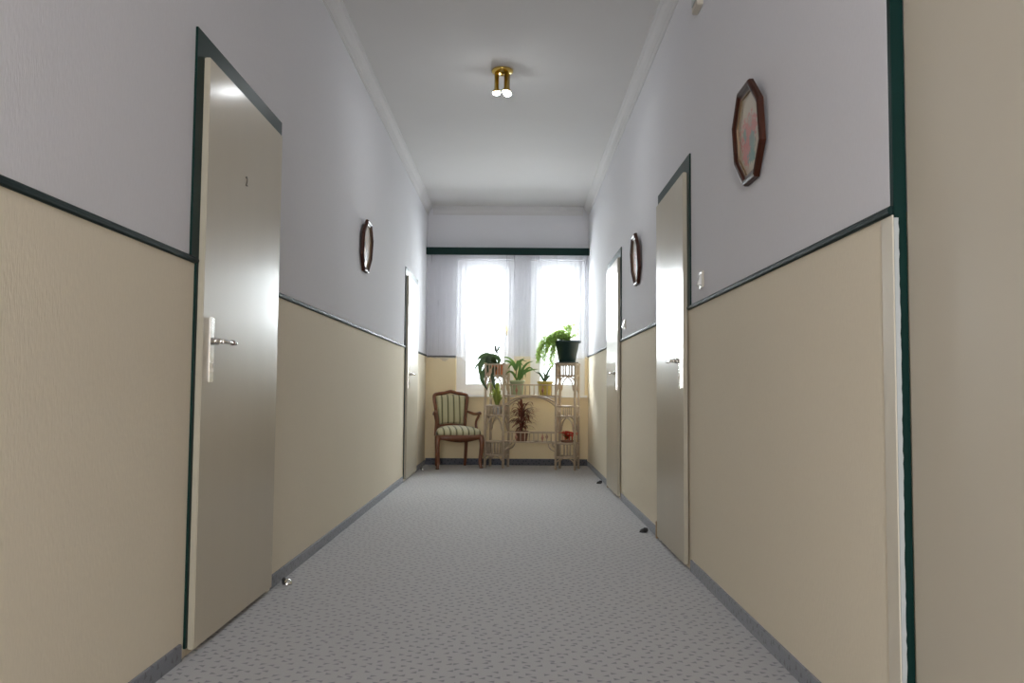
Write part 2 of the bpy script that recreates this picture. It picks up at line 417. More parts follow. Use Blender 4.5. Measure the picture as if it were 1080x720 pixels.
def handle(parent, s, fx, y, far=1):
    """long plate at y centre; lever points away from the camera"""
    d = -s
    b = B(); box(b, min(fx, fx + d * .009), y - .021, .925, max(fx, fx + d * .009), y + .021, 1.155, bev=.003)
    h = obj('door_handle', b, M['chrome'], parent)
    b = B(); lathe_pts = [(.012, 0), (.012, .012)]
    tube(b, [(fx + d * .009, y, 1.070), (fx + d * .030, y, 1.070)], .0125, 16)
    tube(b, [(fx + d * .026, y, 1.070), (fx + d * .050, y, 1.070)], .0095, 14)
    tube(b, catmull([(fx + d * .048, y - .006, 1.070), (fx + d * .052, y + .02, 1.070), (fx + d * .052, y + .075, 1.070)], 5), [.0085] * 11, 12)
    o = obj('lever', b, M['chrome'], h)
    b = B(); tube(b, [(fx + d * .052, y + .075, 1.070), (fx + d * .052, y + .097, 1.070)], .0098, 12)
    tag(obj('grip_ring', b, M['grip'], h), 'brown ring on the lever')
    b = B(); tube(b, [(fx + d * .052, y + .097, 1.070), (fx + d * .051, y + .125, 1.069), (fx + d * .050, y + .130, 1.068)], [.0085, .0075, .005], 12)
    obj('lever_tip', b, M['chrome'], h)
    b = B(); tube(b, [(fx + d * .009, y, .985), (fx + d * .016, y, .985)], .0095, 14); box(b, min(fx + d * .009, fx + d * .016), y - .005, .962, max(fx + d * .009, fx + d * .016), y + .005, .985)
    tag(obj('lock_cylinder', b, M['plate'], h), 'pale lock cylinder')

def door(i, s, y0, y1, label, num):
    x = facewall(s); d = -s; t = .030
    r = empty(f'door_{i}', (0, 0, 0)); tag(r, label, 'door', kind='structure')
    zt = 2.066; fw = .065
    def bx(b, xa, xb, ya, yb, za, zb, bev=0, mi=0): box(b, min(xa, xb), ya, za, max(xa, xb), yb, zb, mi, bev)
    b = B()
    bx(b, x, x + d * .008, y0 - fw, y0 + .012, ZR, zt + .082); bx(b, x, x + d * .008, y1 - .012, y1 + fw, ZR, zt + .082)
    bx(b, x, x + d * .008, y0 + .012, y1 - .012, zt - .012, zt + .082)
    if s < 0: bx(b, x, x + d * .008, y0 - .016, y0 + .010, .03, ZR)
    obj('door_frame', b, M['green'], r)
    b = B(); bx(b, x, x + d * .010, y1 - .008, y1 + .040, 0, ZR - .022)
    tag(obj('frame_foot', b, M['lath'], r), 'cream painted lower side of the frame')
    b = B(); bx(b, x + d * .008, x + d * t, y0, y1, .022, zt, bev=.003)
    for f in b.faces:
        if abs(f.normal.y) > .9: f.material_index = 1
    obj('door_leaf', b, [M['door'], M['dooredge']], r)
    handle(r, s, x + d * t, y0 + .072)
    if num:
        cu = bpy.data.curves.new('n', 'FONT'); cu.body = num; cu.size = .055; cu.extrude = .0008; cu.align_x = 'CENTER'
        to = bpy.data.objects.new('n', cu); COL.objects.link(to)
        me = bpy.data.meshes.new_from_object(to); bpy.data.objects.remove(to)
        me.materials.clear(); me.materials.append(M['number'])
        n = bpy.data.objects.new('door_number', me); COL.objects.link(n); n.parent = r
        n.matrix_basis = Matrix.Translation((x + d * (t + .0009), 3.365, 1.712)) @ Matrix(((0, 0, -d * -1, 0), (-s * 1, 0, 0, 0), (0, 1, 0, 0), (0, 0, 0, 1)))
for i, dd in enumerate(DOORS): door(i + 1, *dd)
# fifth door, right beside the viewpoint
r = empty('door_5', (0, 0, 0)); tag(r, 'smooth cream door leaf behind a green jamb, nearest on the right', 'door', kind='structure')
b = B(); box(b, .936, .99, .015, .972, 2.028, 2.12, bev=.003)
obj('door_leaf', b, M['door2'] if 'door2' in M else M['door'], r)
b = B(); box(b, XR + .0003, 2.034, 0, .938, 2.0545, 2.195, bev=.0015); box(b, XR + .001, .985, 2.14, .975, 2.034, 2.195)
obj('door_frame', b, M['green'], r)
# ragged white paint line on the jamb and the cream lath on the wall edge
b = B(); e = [.9175 + random.uniform(-.0012, .0012) for _ in range(90)]
zs = [.02 + k * (1.325 - .02) / 89 for k in range(90)]
for k in range(89):
    q = [(XR - .0005, zs[k]), (e[k], zs[k]), (e[k + 1], zs[k + 1]), (XR - .0005, zs[k + 1])]
    prism(b, q, lambda u, v, w: (u, w, v), 2.0315, 2.034)
obj('paint_edge', b, M['whitepaint'], r)
b = B(); box(b, XR - .0035, 2.034, .0, XR, 2.098, 1.332, bev=.001)
tag(obj(f'trim_{tn}', b, M['lath']), 'flat cream lath at the near end of the right wall below the rail', 'trim', kind='structure'); tn += 1

# ------------------------------------------------------------------ windows
for i, (x0, x1) in enumerate((W1, W2)):
    r = empty(f'window_{i+1}', (0, 0, 0)); tag(r, ('left' if i == 0 else 'right') + ' tall white casement window in the end wall', 'window', kind='structure')
    y = YB + .10; z0, z1 = WZ
    b = B(); f = .068
    box(b, x0, y, z0, x0 + f, y + .07, z1, bev=.004); box(b, x1 - f, y, z0, x1, y + .07, z1, bev=.004)
    box(b, x0 + f, y, z1 - f, x1 - f, y + .07, z1, bev=.004); box(b, x0 + f, y, z0, x1 - f, y + .07, z0 + f, bev=.004)
    obj('window_frame', b, M['winwhite'], r)
    b = B(); a0, a1, c0, c1 = x0 + f - .012, x1 - f + .012, z0 + f - .012, z1 - f + .012; g = .072; yy = y - .018
    box(b, a0, yy, c0, a0 + g, yy + .055, c1, bev=.006); box(b, a1 - g, yy, c0, a1, yy + .055, c1, bev=.006)
    box(b, a0 + g, yy, c1 - g, a1 - g, yy + .055, c1, bev=.006); box(b, a0 + g, yy, c0, a1 - g, yy + .055, c0 + g, bev=.006)
    s_ = obj('sash', b, M['winwhite'], r)
    b = B(); box(b, a0 + g - .008, yy + .024, c0 + g - .008, a1 - g + .008, yy + .030, c1 - g + .008); obj('pane', b, M['glass'], s_)
    b = B(); hx = a1 - g / 2; box(b, hx - .012, yy - .008, 1.66, hx + .012, yy, 1.74, bev=.003)
    tube(b, [(hx, yy - .008, 1.70), (hx, yy - .04, 1.70), (hx, yy - .045, 1.69), (hx, yy - .045, 1.60)], .008, 10); obj('window_handle', b, M['brass'], s_)
    b = B(); box(b, x0 - .02 if i == 0 else x0 - .02, YB - .075, z0 - .032, min(x1 + .02, XR - .002), YB + .10, z0 - .001, bev=.006)
    obj('window_sill', b, M['winwhite'], r)
# pelmet board
b = B(); box(b, XL + .001, YB - .15, 2.585, XR - .001, YB - .132, 2.677, bev=.003); box(b, XL + .001, YB - .132, 2.655, XR - .001, YB - .001, 2.677)
tag(obj(f'trim_{tn}', b, M['green']), 'dark green pelmet board spanning the end wall above the windows', 'pelmet', kind='structure'); tn += 1
# sheer curtain
b = B(); nx, nz = 420, 14; grid = []
X0, X1 = XL + .012, XR - .012
for i in range(nx + 1):
    t = i / nx; x = X0 + (X1 - X0) * t; col = []
    ph = t * 2 * PI * 34 + 1.3 * math.sin(t * 23) + .8 * math.sin(t * 61 + 1)
    hem = 1.30 + .018 * math.sin(t * 41) + .010 * math.sin(t * 97) - (.05 if .30 < t < .40 else 0) * 0
    for j in range(nz + 1):
        u = j / nz; z = 2.66 + (hem - 2.66) * u
        a = .010 + .012 * u
        col.append(b.verts.new((x + .006 * math.sin(ph * 2 + 1) * u, YB - .085 + a * 1.6 * math.sin(ph + .5 * u) + .004 * math.sin(ph * .37), z)))
    grid.append(col)
for i in range(nx):
    for j in range(nz):
        f = b.faces.new((grid[i][j], grid[i + 1][j], grid[i + 1][j + 1], grid[i][j + 1])); f.smooth = True
tag(obj('sheer_curtain', b, M['sheer']), 'white sheer net curtain hanging below the green pelmet over both windows', 'curtain')

# ------------------------------------------------------------------ octagonal pictures
def octo(r): 
    k = r / math.cos(PI / 8)
    return [(k * math.cos(PI / 8 + i * PI / 4), k * math.sin(PI / 8 + i * PI / 4)) for i in range(8)]
def picture(s, y, z, label, kind, R_=.186):
    """frame hangs on the wall, top leaning out a little; local x along the wall, z up, -y out of the wall"""
    x = facewall(s)
    o = empty('picture', (x - s * .003, y, z))
    # local -y -> into corridor
    rz = (PI / 2 if s < 0 else -PI / 2)
    o.rotation_euler = (0, 0, rz)
    o.rotation_mode = 'XYZ'; tilt = math.radians(3.2)
    o.rotation_euler = (tilt, 0, rz)
    o.location = (x - s * (.003 + R_ * math.sin(tilt)), y, z)
    tag(o, label, 'picture', 'octagonal pictures on the corridor walls')
    b = B(); rings = []
    for r_, d in ((R_, 0), (R_, -.014), (R_ - .004, -.021), (R_ - .012, -.024), (R_ - .022, -.021), (R_ - .028, -.014), (R_ - .034, -.012), (R_ - .034, -.004)):
        rings.append([b.verts.new((u, d, v)) for u, v in octo(r_)])
    for i in range(len(rings) - 1):
        for k in range(8): b.faces.new((rings[i][k], rings[i][(k + 1) % 8], rings[i + 1][(k + 1) % 8], rings[i + 1][k]))
    for k in range(8): b.faces.new((rings[-1][k], rings[-1][(k + 1) % 8], rings[0][(k + 1) % 8], rings[0][k]))
    obj('picture_frame', b, M['mahog'], o)
    b = B(); prev = [[b.verts.new((u, d, v)) for u, v in octo(r_)] for r_, d in ((R_ - .0338, -.0125), (R_ - .039, -.0115), (R_ - .040, -.006))]
    for i in range(2):
        for k in range(8): b.faces.new((prev[i][k], prev[i][(k + 1) % 8], prev[i + 1][(k + 1) % 8], prev[i + 1][k]))
    obj('inner_lip', b, M['goldlip'], o)
    b = B(); prism(b, octo(R_ - .0345), lambda u, v, d: (u, d, v), -.0058, -.002)
    obj('print', b, print_mat('print_%d' % kind, kind), o)
picture(1, 3.215, 1.893, 'octagonal mahogany picture of pink flowers, nearest on the right wall', 0)
picture(1, 6.27, 1.883, 'small looking octagonal picture on the right wall between the two green framed doors', 1)
picture(-1, 6.17, 1.948, 'octagonal dark framed picture with brown print, alone on the left wall', 2)

# ------------------------------------------------------------------ switches, wall box
def switch(y, z, label):
    o = empty('light_switch', (XR, y, z)); tag(o, label, 'switch', 'rocker switches on the right wall')
    b = B(); box(b, -.009, -.040, -.040, 0, .040, .040, bev=.003); obj('switch_plate', b, M['plate'], o)
    b = B(); prism(b, [(-.009, -.029), (-.030, -.029), (-.024, -.012), (-.013, .026), (-.009, .027)], lambda u, v, q: (u, q, v), -.022, .022, bev=.001)
    obj('rocker', b, M['rocker'], o)
switch(4.13, 1.452, 'beige light switch beside the middle right door')
switch(7.02, 1.462, 'tiny light switch beside the farthest right door')
o = empty('wall_box', (XR, 4.14, 2.80)); tag(o, 'small beige box high on the right wall at the top edge', 'box')
b = B(); box(b, -.030, -.062, .0, 0, .062, .20, bev=.004); obj('housing', b, M['plate'], o)
b = B(); box(b, -.0345, -.048, .03, -.030, .048, .17, bev=.002); obj('cover', b, M['whitepaint'], o)

# ------------------------------------------------------------------ ceiling lamps
def lamp(x, y, label):
    o = empty('ceiling_lamp', (x, y, ZC)); tag(o, label, 'lamp')
    b = B(); lathe(b, [(.074, 0), (.078, -.004), (.078, -.014), (.070, -.020), (.020, -.024), (.004, -.025)]); obj('canopy', b, M['brass'], o)
    b = B(); lathe(b, [(.013, -.024), (.012, -.036), (.006, -.044), (.001, -.046)], seg=16); obj('finial', b, M['brass'], o)
    for (dx, dy) in ((-.040, .0), (.030, -.022), (.038, .022)):
        b = B(); lathe(b, [(.0165, -.020), (.0165, -.140), (.0270, -.150), (.0285, -.166), (.0270, -.166), (.0250, -.152)], (dx, dy, 0), 20)
        t = obj('spot_tube', b, M['brass'], o)
        b = B(); lathe(b, [(.0255, -.156), (.0262, -.166), (.0245, -.173), (.018, -.179), (.009, -.182), (.001, -.183)], (dx, dy, 0), 20)
        obj('bulb', b, M['bulb'], t)
lamp(-.108, 6.02, 'brass ceiling lamp with glowing bulbs in mid corridor')

# ------------------------------------------------------------------ doorstops
def doorstop(x, y, s, label):
    """s: which way the rubber faces the wall"""
    o = empty('doorstop', (x, y, 0)); tag(o, label, 'doorstop', 'doorstops on the carpet')
    b = B(); lathe(b, [(.024, 0), (.024, .004), (.021, .012), (.014, .020), (.005, .0235), (.001, .024)], seg=20); obj('stop_base', b, M['chrome'] if x < 0 else M['black'], o)
    b = B(); box(b, s * .012 - .011, -.013, .003, s * .012 + .011 + s * .008, .013, .030, bev=.004); obj('rubber_buffer', b, M['black'], o)
doorstop(-1.052, 4.03, -1, 'chrome and black doorstop beside the numbered door on the left')
doorstop(.838, 5.60, 1, 'small black doorstop beside the middle right door')
doorstop(.842, 8.55, 1, 'tiny doorstop beside the farthest right door')
doorstop(-1.045, 9.80, -1, 'doorstop in the left far corner near the chair')
for (x, y, lab) in ((XR - .012, 5.375, 'short brown wooden post at the foot of the middle right door frame'), (XR - .012, 8.20, 'short brown wooden post at the foot of the farthest right door frame')):
    b = B(); box(b, x - .012, y - .010, .0, x + .0115, y + .010, .105, bev=.003)
    tag(obj('wooden_block', b, plain('block_wood', (.36, .24, .12), .6)), lab, 'block')

# ------------------------------------------------------------------ armchair
ch = empty('armchair', (-.712, 10.245, 0), math.radians(18))
tag(ch, 'wooden armchair with striped olive and cream upholstery left of the plant stand', 'chair')
HB = .905
def leg_front(sx):
    b = B()
    pts = catmull([(sx * .255, -.225, .385), (sx * .268, -.238, .30), (sx * .262, -.232, .19), (sx * .252, -.222, .09), (sx * .258, -.232, .025), (sx * .262, -.240, .004)], 4)
    n = len(pts); rs = []
    for i in range(n):
        t = i / (n - 1); rs.append(.034 - .017 * min(1, t * 1.25) + (.006 if t > .9 else 0))
    tube(b, pts, rs, 12); return b
def leg_rear(sx):
    b = B(); pts = catmull([(sx * .185, .165, .40), (sx * .183, .168, .25), (sx * .180, .180, .10), (sx * .178, .195, .004)], 4)
    tube(b, pts, [.025 - .009 * i / (len(pts) - 1) for i in range(len(pts))], 10); return b
for sx in (-1, 1):
    obj('leg', leg_front(sx), M['chairwood'], ch)
for sx in (-1, 1): obj('leg', leg_rear(sx), M['chairwood'], ch)
def seat_outline(k=1.0, n=10):
    P = [(-.19, .18), (.19, .18), (.235, .0), (.275, -.20), (.20, -.262), (0, -.285), (-.20, -.262), (-.275, -.20), (-.235, .0)]
    return [(p.x * k, p.y * k) for p in catmull([(a, c, 0) for a, c in P] + [(P[0][0], P[0][1], 0)], 4)[:-1]]
b = B()
o_ = seat_outline()
a0 = [b.verts.new((u, v, .335 - .012 * math.cos(u * 11) + (.0 if v > -.2 else .014 * (1 - (u / .28) ** 2) * -1))) for u, v in o_]
a1 = [b.verts.new((u, v, .395)) for u, v in o_]; a2 = [b.verts.new((u * .92, v * .92, .395)) for u, v in o_]; a3 = [b.verts.new((u * .92, v * .92, .34)) for u, v in o_]
n = len(o_)
for A, C in ((a0, a1), (a1, a2), (a2, a3), (a3, a0)):
    for i in range(n): b.faces.new((A[i], A[(i + 1) % n], C[(i + 1) % n], C[i])).smooth = True
obj('seat_rail', b, M['chairwood'], ch)
b = B(); rings = []
for k, z in ((.93, .385), (.975, .397), (.985, .415), (.95, .440), (.86, .462), (.70, .480), (.48, .491), (.24, .497), (.02, .499)):
    rings.append([b.verts.new((u * k, v * k, z)) for u, v in o_])
for i in range(len(rings) - 1):
    for q in range(n): b.faces.new((rings[i][q], rings[i][(q + 1) % n], rings[i + 1][(q + 1) % n], rings[i + 1][q])).smooth = True
b.faces.new(rings[0]); b.faces.new(rings[-1])
obj('seat_cushion', b, M['stripe'], ch)
# back: frame in a plane leaning back
def bk(u, z, d=0): return (u, .168 + (z - .40) * .15 + d, z)
fr = [(-.165, .475), (-.172, .55), (-.188, .68), (-.205, .80), (-.200, .855), (-.150, .872), (-.07, .882), (0, .900), (.07, .882), (.150, .872), (.200, .855), (.205, .80), (.188, .68), (.172, .55), (.165, .475)]
b = B(); tube(b, catmull([bk(u, z) for u, z in fr], 4), .0205, 12)
tube(b, catmull([bk(-.165, .480), bk(-.06, .492), bk(0, .496), bk(.06, .492), bk(.165, .480)], 4), .0165, 12)
tube(b, [bk(-.172, .395), bk(-.166, .48)], .0175, 10); tube(b, [bk(.172, .395), bk(.166, .48)], .0175, 10)
tube(b, catmull([bk(-.035, .888, -.012), bk(-.012, .905, -.014), bk(0, .911, -.014), bk(.012, .905, -.014), bk(.035, .888, -.012)], 3), .010, 10)
obj('back_frame', b, M['chairwood'], ch)
b = B()
pad = [(-.150, .505), (-.158, .60), (-.172, .72), (-.184, .80), (-.178, .842), (-.12, .856), (0, .862), (.12, .856), (.178, .842), (.184, .80), (.172, .72), (.158, .60), (.150, .505), (.07, .512), (0, .515), (-.07, .512)]
pc = (0, .69); np_ = len(pad); rr = []
for k, d in ((1.0, .012), (1.0, -.006), (.96, -.022), (.80, -.034), (.5, -.041), (.02, -.043)):
    rr.append([b.verts.new(bk(pc[0] + (u - pc[0]) * k, pc[1] + (z - pc[1]) * k, d)) for u, z in pad])
for i in range(len(rr) - 1):
    for q in range(np_): b.faces.new((rr[i][q], rr[i][(q + 1) % np_], rr[i + 1][(q + 1) % np_], rr[i + 1][q])).smooth = True
b.faces.new(rr[0]); b.faces.new(rr[-1])
obj('backrest_cushion', b, M['stripe'], ch)
for sx in (-1, 1):
    b = B()
    p = catmull([bk(sx * .190, .665), (sx * .215, .15, .650), (sx * .250, .04, .632), (sx * .268, -.06, .640), (sx * .274, -.105, .648), (sx * .276, -.125, .638)], 5)
    tube(b, p, [.013 + .005 * math.sin(PI * i / (len(p) - 1)) + (.004 if i > len(p) - 6 else 0) for i in range(len(p))], 10)
    p = catmull([(sx * .272, -.098, .640), (sx * .262, -.085, .60), (sx * .246, -.060, .55), (sx * .244, -.055, .50), (sx * .252, -.075, .44), (sx * .258, -.09, .385)], 4)
    tube(b, p, [.013 + .003 * i / len(p) for i in range(len(p))], 10)
    obj('armrest', b, M['chairwood'], ch)

# ------------------------------------------------------------------ rattan plant stand
PS = empty('plant_stand', (-.352, 10.215, 0), math.radians(-14.5))
tag(PS, 'whitewashed rattan plant stand with gothic arches in two towers before the windows', 'plant stand')
W, D_, TW = 1.085, .235, .225
rp = .0150
def V3(x, y, z): return (x, y, z)
tow = ((0, TW), (W - TW, W))
for (x0, x1) in tow:
    for x in (x0, x1):
        for y in (0, D_):
            b = B(); tube(b, [(x, y, 0), (x, y, 1.235)], rp, 10); tube(b, [(x, y, 1.225), (x, y, 1.245)], rp * 1.25, 10); obj('post', b, M['rattan'], PS)
def face_parts(P):
    for z0, z1, sl in ((1.095, 1.225, (.2, .33, .5, .67, .8)), (.620, .735, (.2, .4, .5, .6, .8)), (.150, .305, (.25, .42, .58, .75))):
        b = B()
        for z in (z0, z1): tube(b, [P(0, z), P(1, z)], .0095, 8)
        for u in sl: tube(b, [P(u, z0), P(u, z1)], .0075, 6)
        obj('railing', b, M['rattan'], PS)
    for zp, zs in ((1.088, .940), (.614, .468)):
        b = B()
        pts = []
        for sg in (0, 1):
            q = [P((.10 + .40 * (1 - math.cos(k / 8 * PI / 2))) if sg == 0 else 1 - (.10 + .40 * (1 - math.cos(k / 8 * PI / 2))), zs + (zp - zs) * math.sin(k / 8 * PI / 2 * .92) / math.sin(PI / 2 * .92)) for k in range(9)]
            q = [P(.02 if sg == 0 else .98, zs - .035)] + q
            pts += q if sg == 0 else q[::-1][1:]
        tube(b, pts, .0090, 7); obj('arch', b, M['rattan'], PS)
    b = B(); pts = [P(.02 + .96 * k / 16, .075 + .07 * math.sin(PI * k / 16) ** .7) for k in range(17)]
    tube(b, pts, .0070, 6); obj('foot_brace', b, M['rattan'], PS)
for (x0, x1) in tow:
    for P in [lambda u, z, a=x0, c=x1: (a + (c - a) * u, 0, z), lambda u, z, a=x0, c=x1: (a + (c - a) * u, D_, z),
              lambda u, z, a=x0: (a, D_ * u, z), lambda u, z, a=x1: (a, D_ * u, z)]:
        face_parts(P)
def shelf(x0, x1, z, t=.010):
    b = B(); n = 9
    for k in range(n):
        y0 = .004 + (D_ - .008) * k / n; box(b, x0, y0 + .001, z - t, x1, y0 + (D_ - .008) / n - .001, z, bev=.001)
    box(b, x0 + .01, .004, z - t - .008, x0 + .025, D_ - .004, z - t); box(b, x1 - .025, .004, z - t - .008, x1 - .01, D_ - .004, z - t)
    obj('shelf', b, M['rattan'], PS)
shelf(.004, TW - .004, 1.105); shelf(W - TW - .0, W, 1.245)
for (x0, x1) in tow:
    shelf(x0 + .004, x1 - .004, .630); shelf(x0 + .004, x1 - .004, .315)
XA, XB = TW, W - TW
shelf(XA, XB, .865); shelf(XA, XB, .318)
for (zs, zr) in ((.858, .985), (.312, .425)):
    for y in (0, D_):
        b = B(); tube(b, [(XA, y, zr), (XB, y, zr)], .0068, 8); tube(b, [(XA, y, zs), (XB, y, zs)], .0085, 8)
        for k in range(1, 12):
            if k in (3, 9): continue
            x = XA + (XB - XA) * k / 12
            tube(b, [(x, y, zs), (x, y, zr)], .0052, 6)
        obj('railing', b, M['rattan'], PS)
        for k in (3, 9):
            x = XA + (XB - XA) * k / 12; zm = (zs + zr) / 2; b = B()
            lathe(b, [(.0045, zs), (.0045, zm - .035), (.017, zm), (.0045, zm + .035), (.0045, zr)], (x, y, 0), 8, False)
            tag(obj('ornament', b, M['ornament'], PS), 'red-brown diamond ornament')
for y in (0, D_):
    b = B(); n = 20   # shallow arch under the upper shelf
    pts = [(XA + (XB - XA) * k / n, y, .845 - .115 * abs(2 * k / n - 1) ** 2.6) for k in range(n + 1)]
    tube(b, pts, .0085, 8); obj('arch', b, M['rattan'], PS)
    for sg, xx in ((1, XA), (-1, XB)):
        b = B(); pts = [(xx + sg * (.085 * math.cos(t) + .0), y, .300 - .0 + .085 * -math.sin(t)) for t in [PI / 2 * k / 10 for k in range(11)]]
        tube(b, pts, .0080, 8)
        pts = [(xx + sg * (.045 * math.cos(t)), y, .300 - .045 * math.sin(t)) for t in [PI / 2 * k / 8 for k in range(9)]]
        tube(b, pts, .0060, 8)
        obj('bracket', b, M['rattan'], PS)
th = math.radians(-14.5)
def onst(lx, ly, z=0): return (-.352 + lx * math.cos(th) - ly * math.sin(th), 10.215 + lx * math.sin(th) + ly * math.cos(th), z)

# ------------------------------------------------------------------ potted plants
def pot(name, r0, r1, h, mat, parent, rim=.006):
    b = B(); lathe(b, [(r0 * .96, 0), (r0, .004), (r1, h - .022), (r1 + rim, h - .020), (r1 + rim, h), (r1 - .004, h), (r1 - .008, h - .02), (r0 * .9, .012)], seg=28)
    p = obj('pot', b, mat, parent)
    b = B(); lathe(b, [(r1 - .012, h - .040), (r1 - .008, h - .018), (r1 * .5, h - .012), (.002, h - .010)], seg=24); obj('soil', b, M['soil'], parent)
    return p
cen = TW / 2; yc = D_ / 2
# 1: orange pot, dark large leaves (left tower top)
o = empty('potted_plant', onst(cen, yc, 1.105)); tag(o, 'dark leaved drooping plant in an orange pot on top of the left tower', 'potted plant')
pot('pot', .062, .078, .125, M['terra'], o)
b = B()
Lf = [((0, 0, .11), (-.05, -.02, .19), (-.12, -.03, .235), (-.19, -.03, .22), (-.245, -.03, .175), .032),
      ((0, 0, .11), (-.08, -.05, .19), (-.165, -.07, .17), (-.205, -.07, .09), (-.20, -.07, -.04), .040),
      ((-.01, 0, .11), (-.05, -.06, .19), (-.095, -.09, .20), (-.11, -.10, .12), (-.10, -.10, .03), .032),
      ((-.02, 0, .11), (-.08, -.06, .12), (-.15, -.10, .03), (-.18, -.11, -.06), (-.11, -.11, -.19), .036),
      ((-.02, .03, .11), (-.10, .05, .19), (-.2, .07, .16), (-.265, .08, .09), (-.275, .08, .03), .016),
      ((.0, .03, .11), (.02, .04, .18), (-.02, .06, .22), (-.08, .07, .24), (-.13, .07, .21), .026),
      ((.0, .0, .11), (-.02, -.08, .10), (-.05, -.12, .0), (-.04, -.13, -.10), (-.02, -.13, -.18), .026)]
for l in Lf: leaf(b, l[:5], l[5], 'oval' if l[5] > .02 else 'strap', .35, side=Vector((0, -1, 0)))
obj('foliage', b, M['leafdark'], o)
b = B(); tube(b, catmull([(.05, 0, .10), (.045, 0, .17), (.015, 0, .23), (-.005, -.01, .29)], 4), .004, 6)
for q in (((-.005, -.01, .28), (-.02, -.02, .31), (-.028, -.02, .34), (-.035, -.02, .365)), ((-.005, -.01, .28), (.01, -.01, .31), (.016, -.01, .335), (.012, -.01, .355)), ((0, -.01, .25), (-.02, -.02, .29), (-.022, -.02, .32), (-.012, -.02, .35))):
    leaf(b, q, .013, 'oval', .5, side=Vector((0, -1, 0)))
tag(obj('foliage_sprig', b, M['leafgrey'], o), 'withered grey sprig standing up')
# 2: pale pot, middle level of left tower
o = empty('potted_plant', onst(cen, yc, .630)); tag(o, 'small plant with yellow-green leaves in a pale grey pot inside the left tower', 'potted plant')
pot('pot', .045, .058, .095, M['whitepot'], o, .004)
b = B()
for k in range(16):
    a = k * 2.4; r_ = random.uniform(.06, .125); hh = random.uniform(.12, .32)
    ca, sa = math.cos(a), math.sin(a)
    leaf(b, ((ca * .01, sa * .01, .08), (ca * r_ * .4, sa * r_ * .4, .08 + hh * .6), (ca * r_ * .8, sa * r_ * .8, .08 + hh), (ca * r_ * 1.1, sa * r_ * 1.1, .08 + hh * .75)), random.uniform(.016, .026), 'oval', .3)
obj('foliage', b, M['leafolive'], o)
# 3: pale green pot with strap-leaved plant
mx_ = XA + (XB - XA) * .22
o = empty('potted_plant', onst(mx_ - .005, yc, .865)); tag(o, 'arching strap-leaved plant in a pale green pot on the middle shelf', 'potted plant')
pot('pot', .070, .084, .175, M['palegreen'], o, .007)
b = B(); tube(b, catmull([(-.01, 0, .16), (-.015, 0, .22), (-.01, 0, .30)], 4), .0065, 8); obj('stem', b, M['stem'], o)
b = B()
LL = [((-.01, 0, .29), (-.04, -.01, .38), (-.10, -.02, .44), (-.20, -.03, .46)), ((-.01, 0, .29), (-.06, -.02, .37), (-.12, -.02, .405), (-.17, -.03, .39)),
      ((-.01, 0, .29), (0, -.01, .38), (.02, -.02, .40), (.08, -.02, .34)), ((0, 0, .17), (.04, -.03, .27), (.09, -.05, .29), (.10, -.05, .20)),
      ((.02, 0, .17), (.08, 0, .26), (.16, -.02, .30), (.26, -.04, .31)), ((.02, 0, .17), (.06, .02, .30), (.12, .03, .38), (.20, .04, .41)),
      ((.0, 0, .17), (-.04, -.03, .25), (-.09, -.05, .28), (-.14, -.05, .24)), ((.03, 0, .17), (.08, .03, .27), (.15, .05, .33), (.22, .04, .28)),
      ((-.02, .02, .29), (-.05, .05, .36), (-.08, .07, .36), (-.12, .08, .30)), ((.0, .02, .17), (.03, .04, .30), (.04, .06, .40), (.09, .07, .45)),
      ((-.01, 0, .29), (.01, .02, .37), (.05, .03, .42), (.12, .03, .40)), ((.03, 0, .17), (.05, -.03, .25), (.07, -.06, .26), (.06, -.08, .17))]
for l in LL: leaf(b, l, .0155, 'strap', .3, side=Vector((0, -1, .3)))
obj('foliage', b, M['leafgreen'], o)
# 4: yellow pot
o = empty('potted_plant', onst(XA + (XB - XA) * .755, yc, .865)); tag(o, 'small sparse plant in a yellow pot on the middle shelf', 'potted plant')
pot('pot', .068, .088, .165, M['yellow'], o, .008)
b = B()
for l in (((-.01, 0, .15), (.01, 0, .22), (.05, -.01, .31), (.12, -.02, .39)), ((-.01, 0, .15), (0, 0, .21), (-.01, 0, .25), (-.03, 0, .28)), ((-.01, 0, .15), (.02, 0, .20), (.05, 0, .23), (.09, 0, .235)),
          ((-.01, 0, .15), (-.04, .01, .22), (-.07, .02, .26), (-.12, .02, .27))):
    leaf(b, l, .015, 'strap', .4, side=Vector((0, -1, .2)))
obj('foliage', b, M['leafdark'], o)
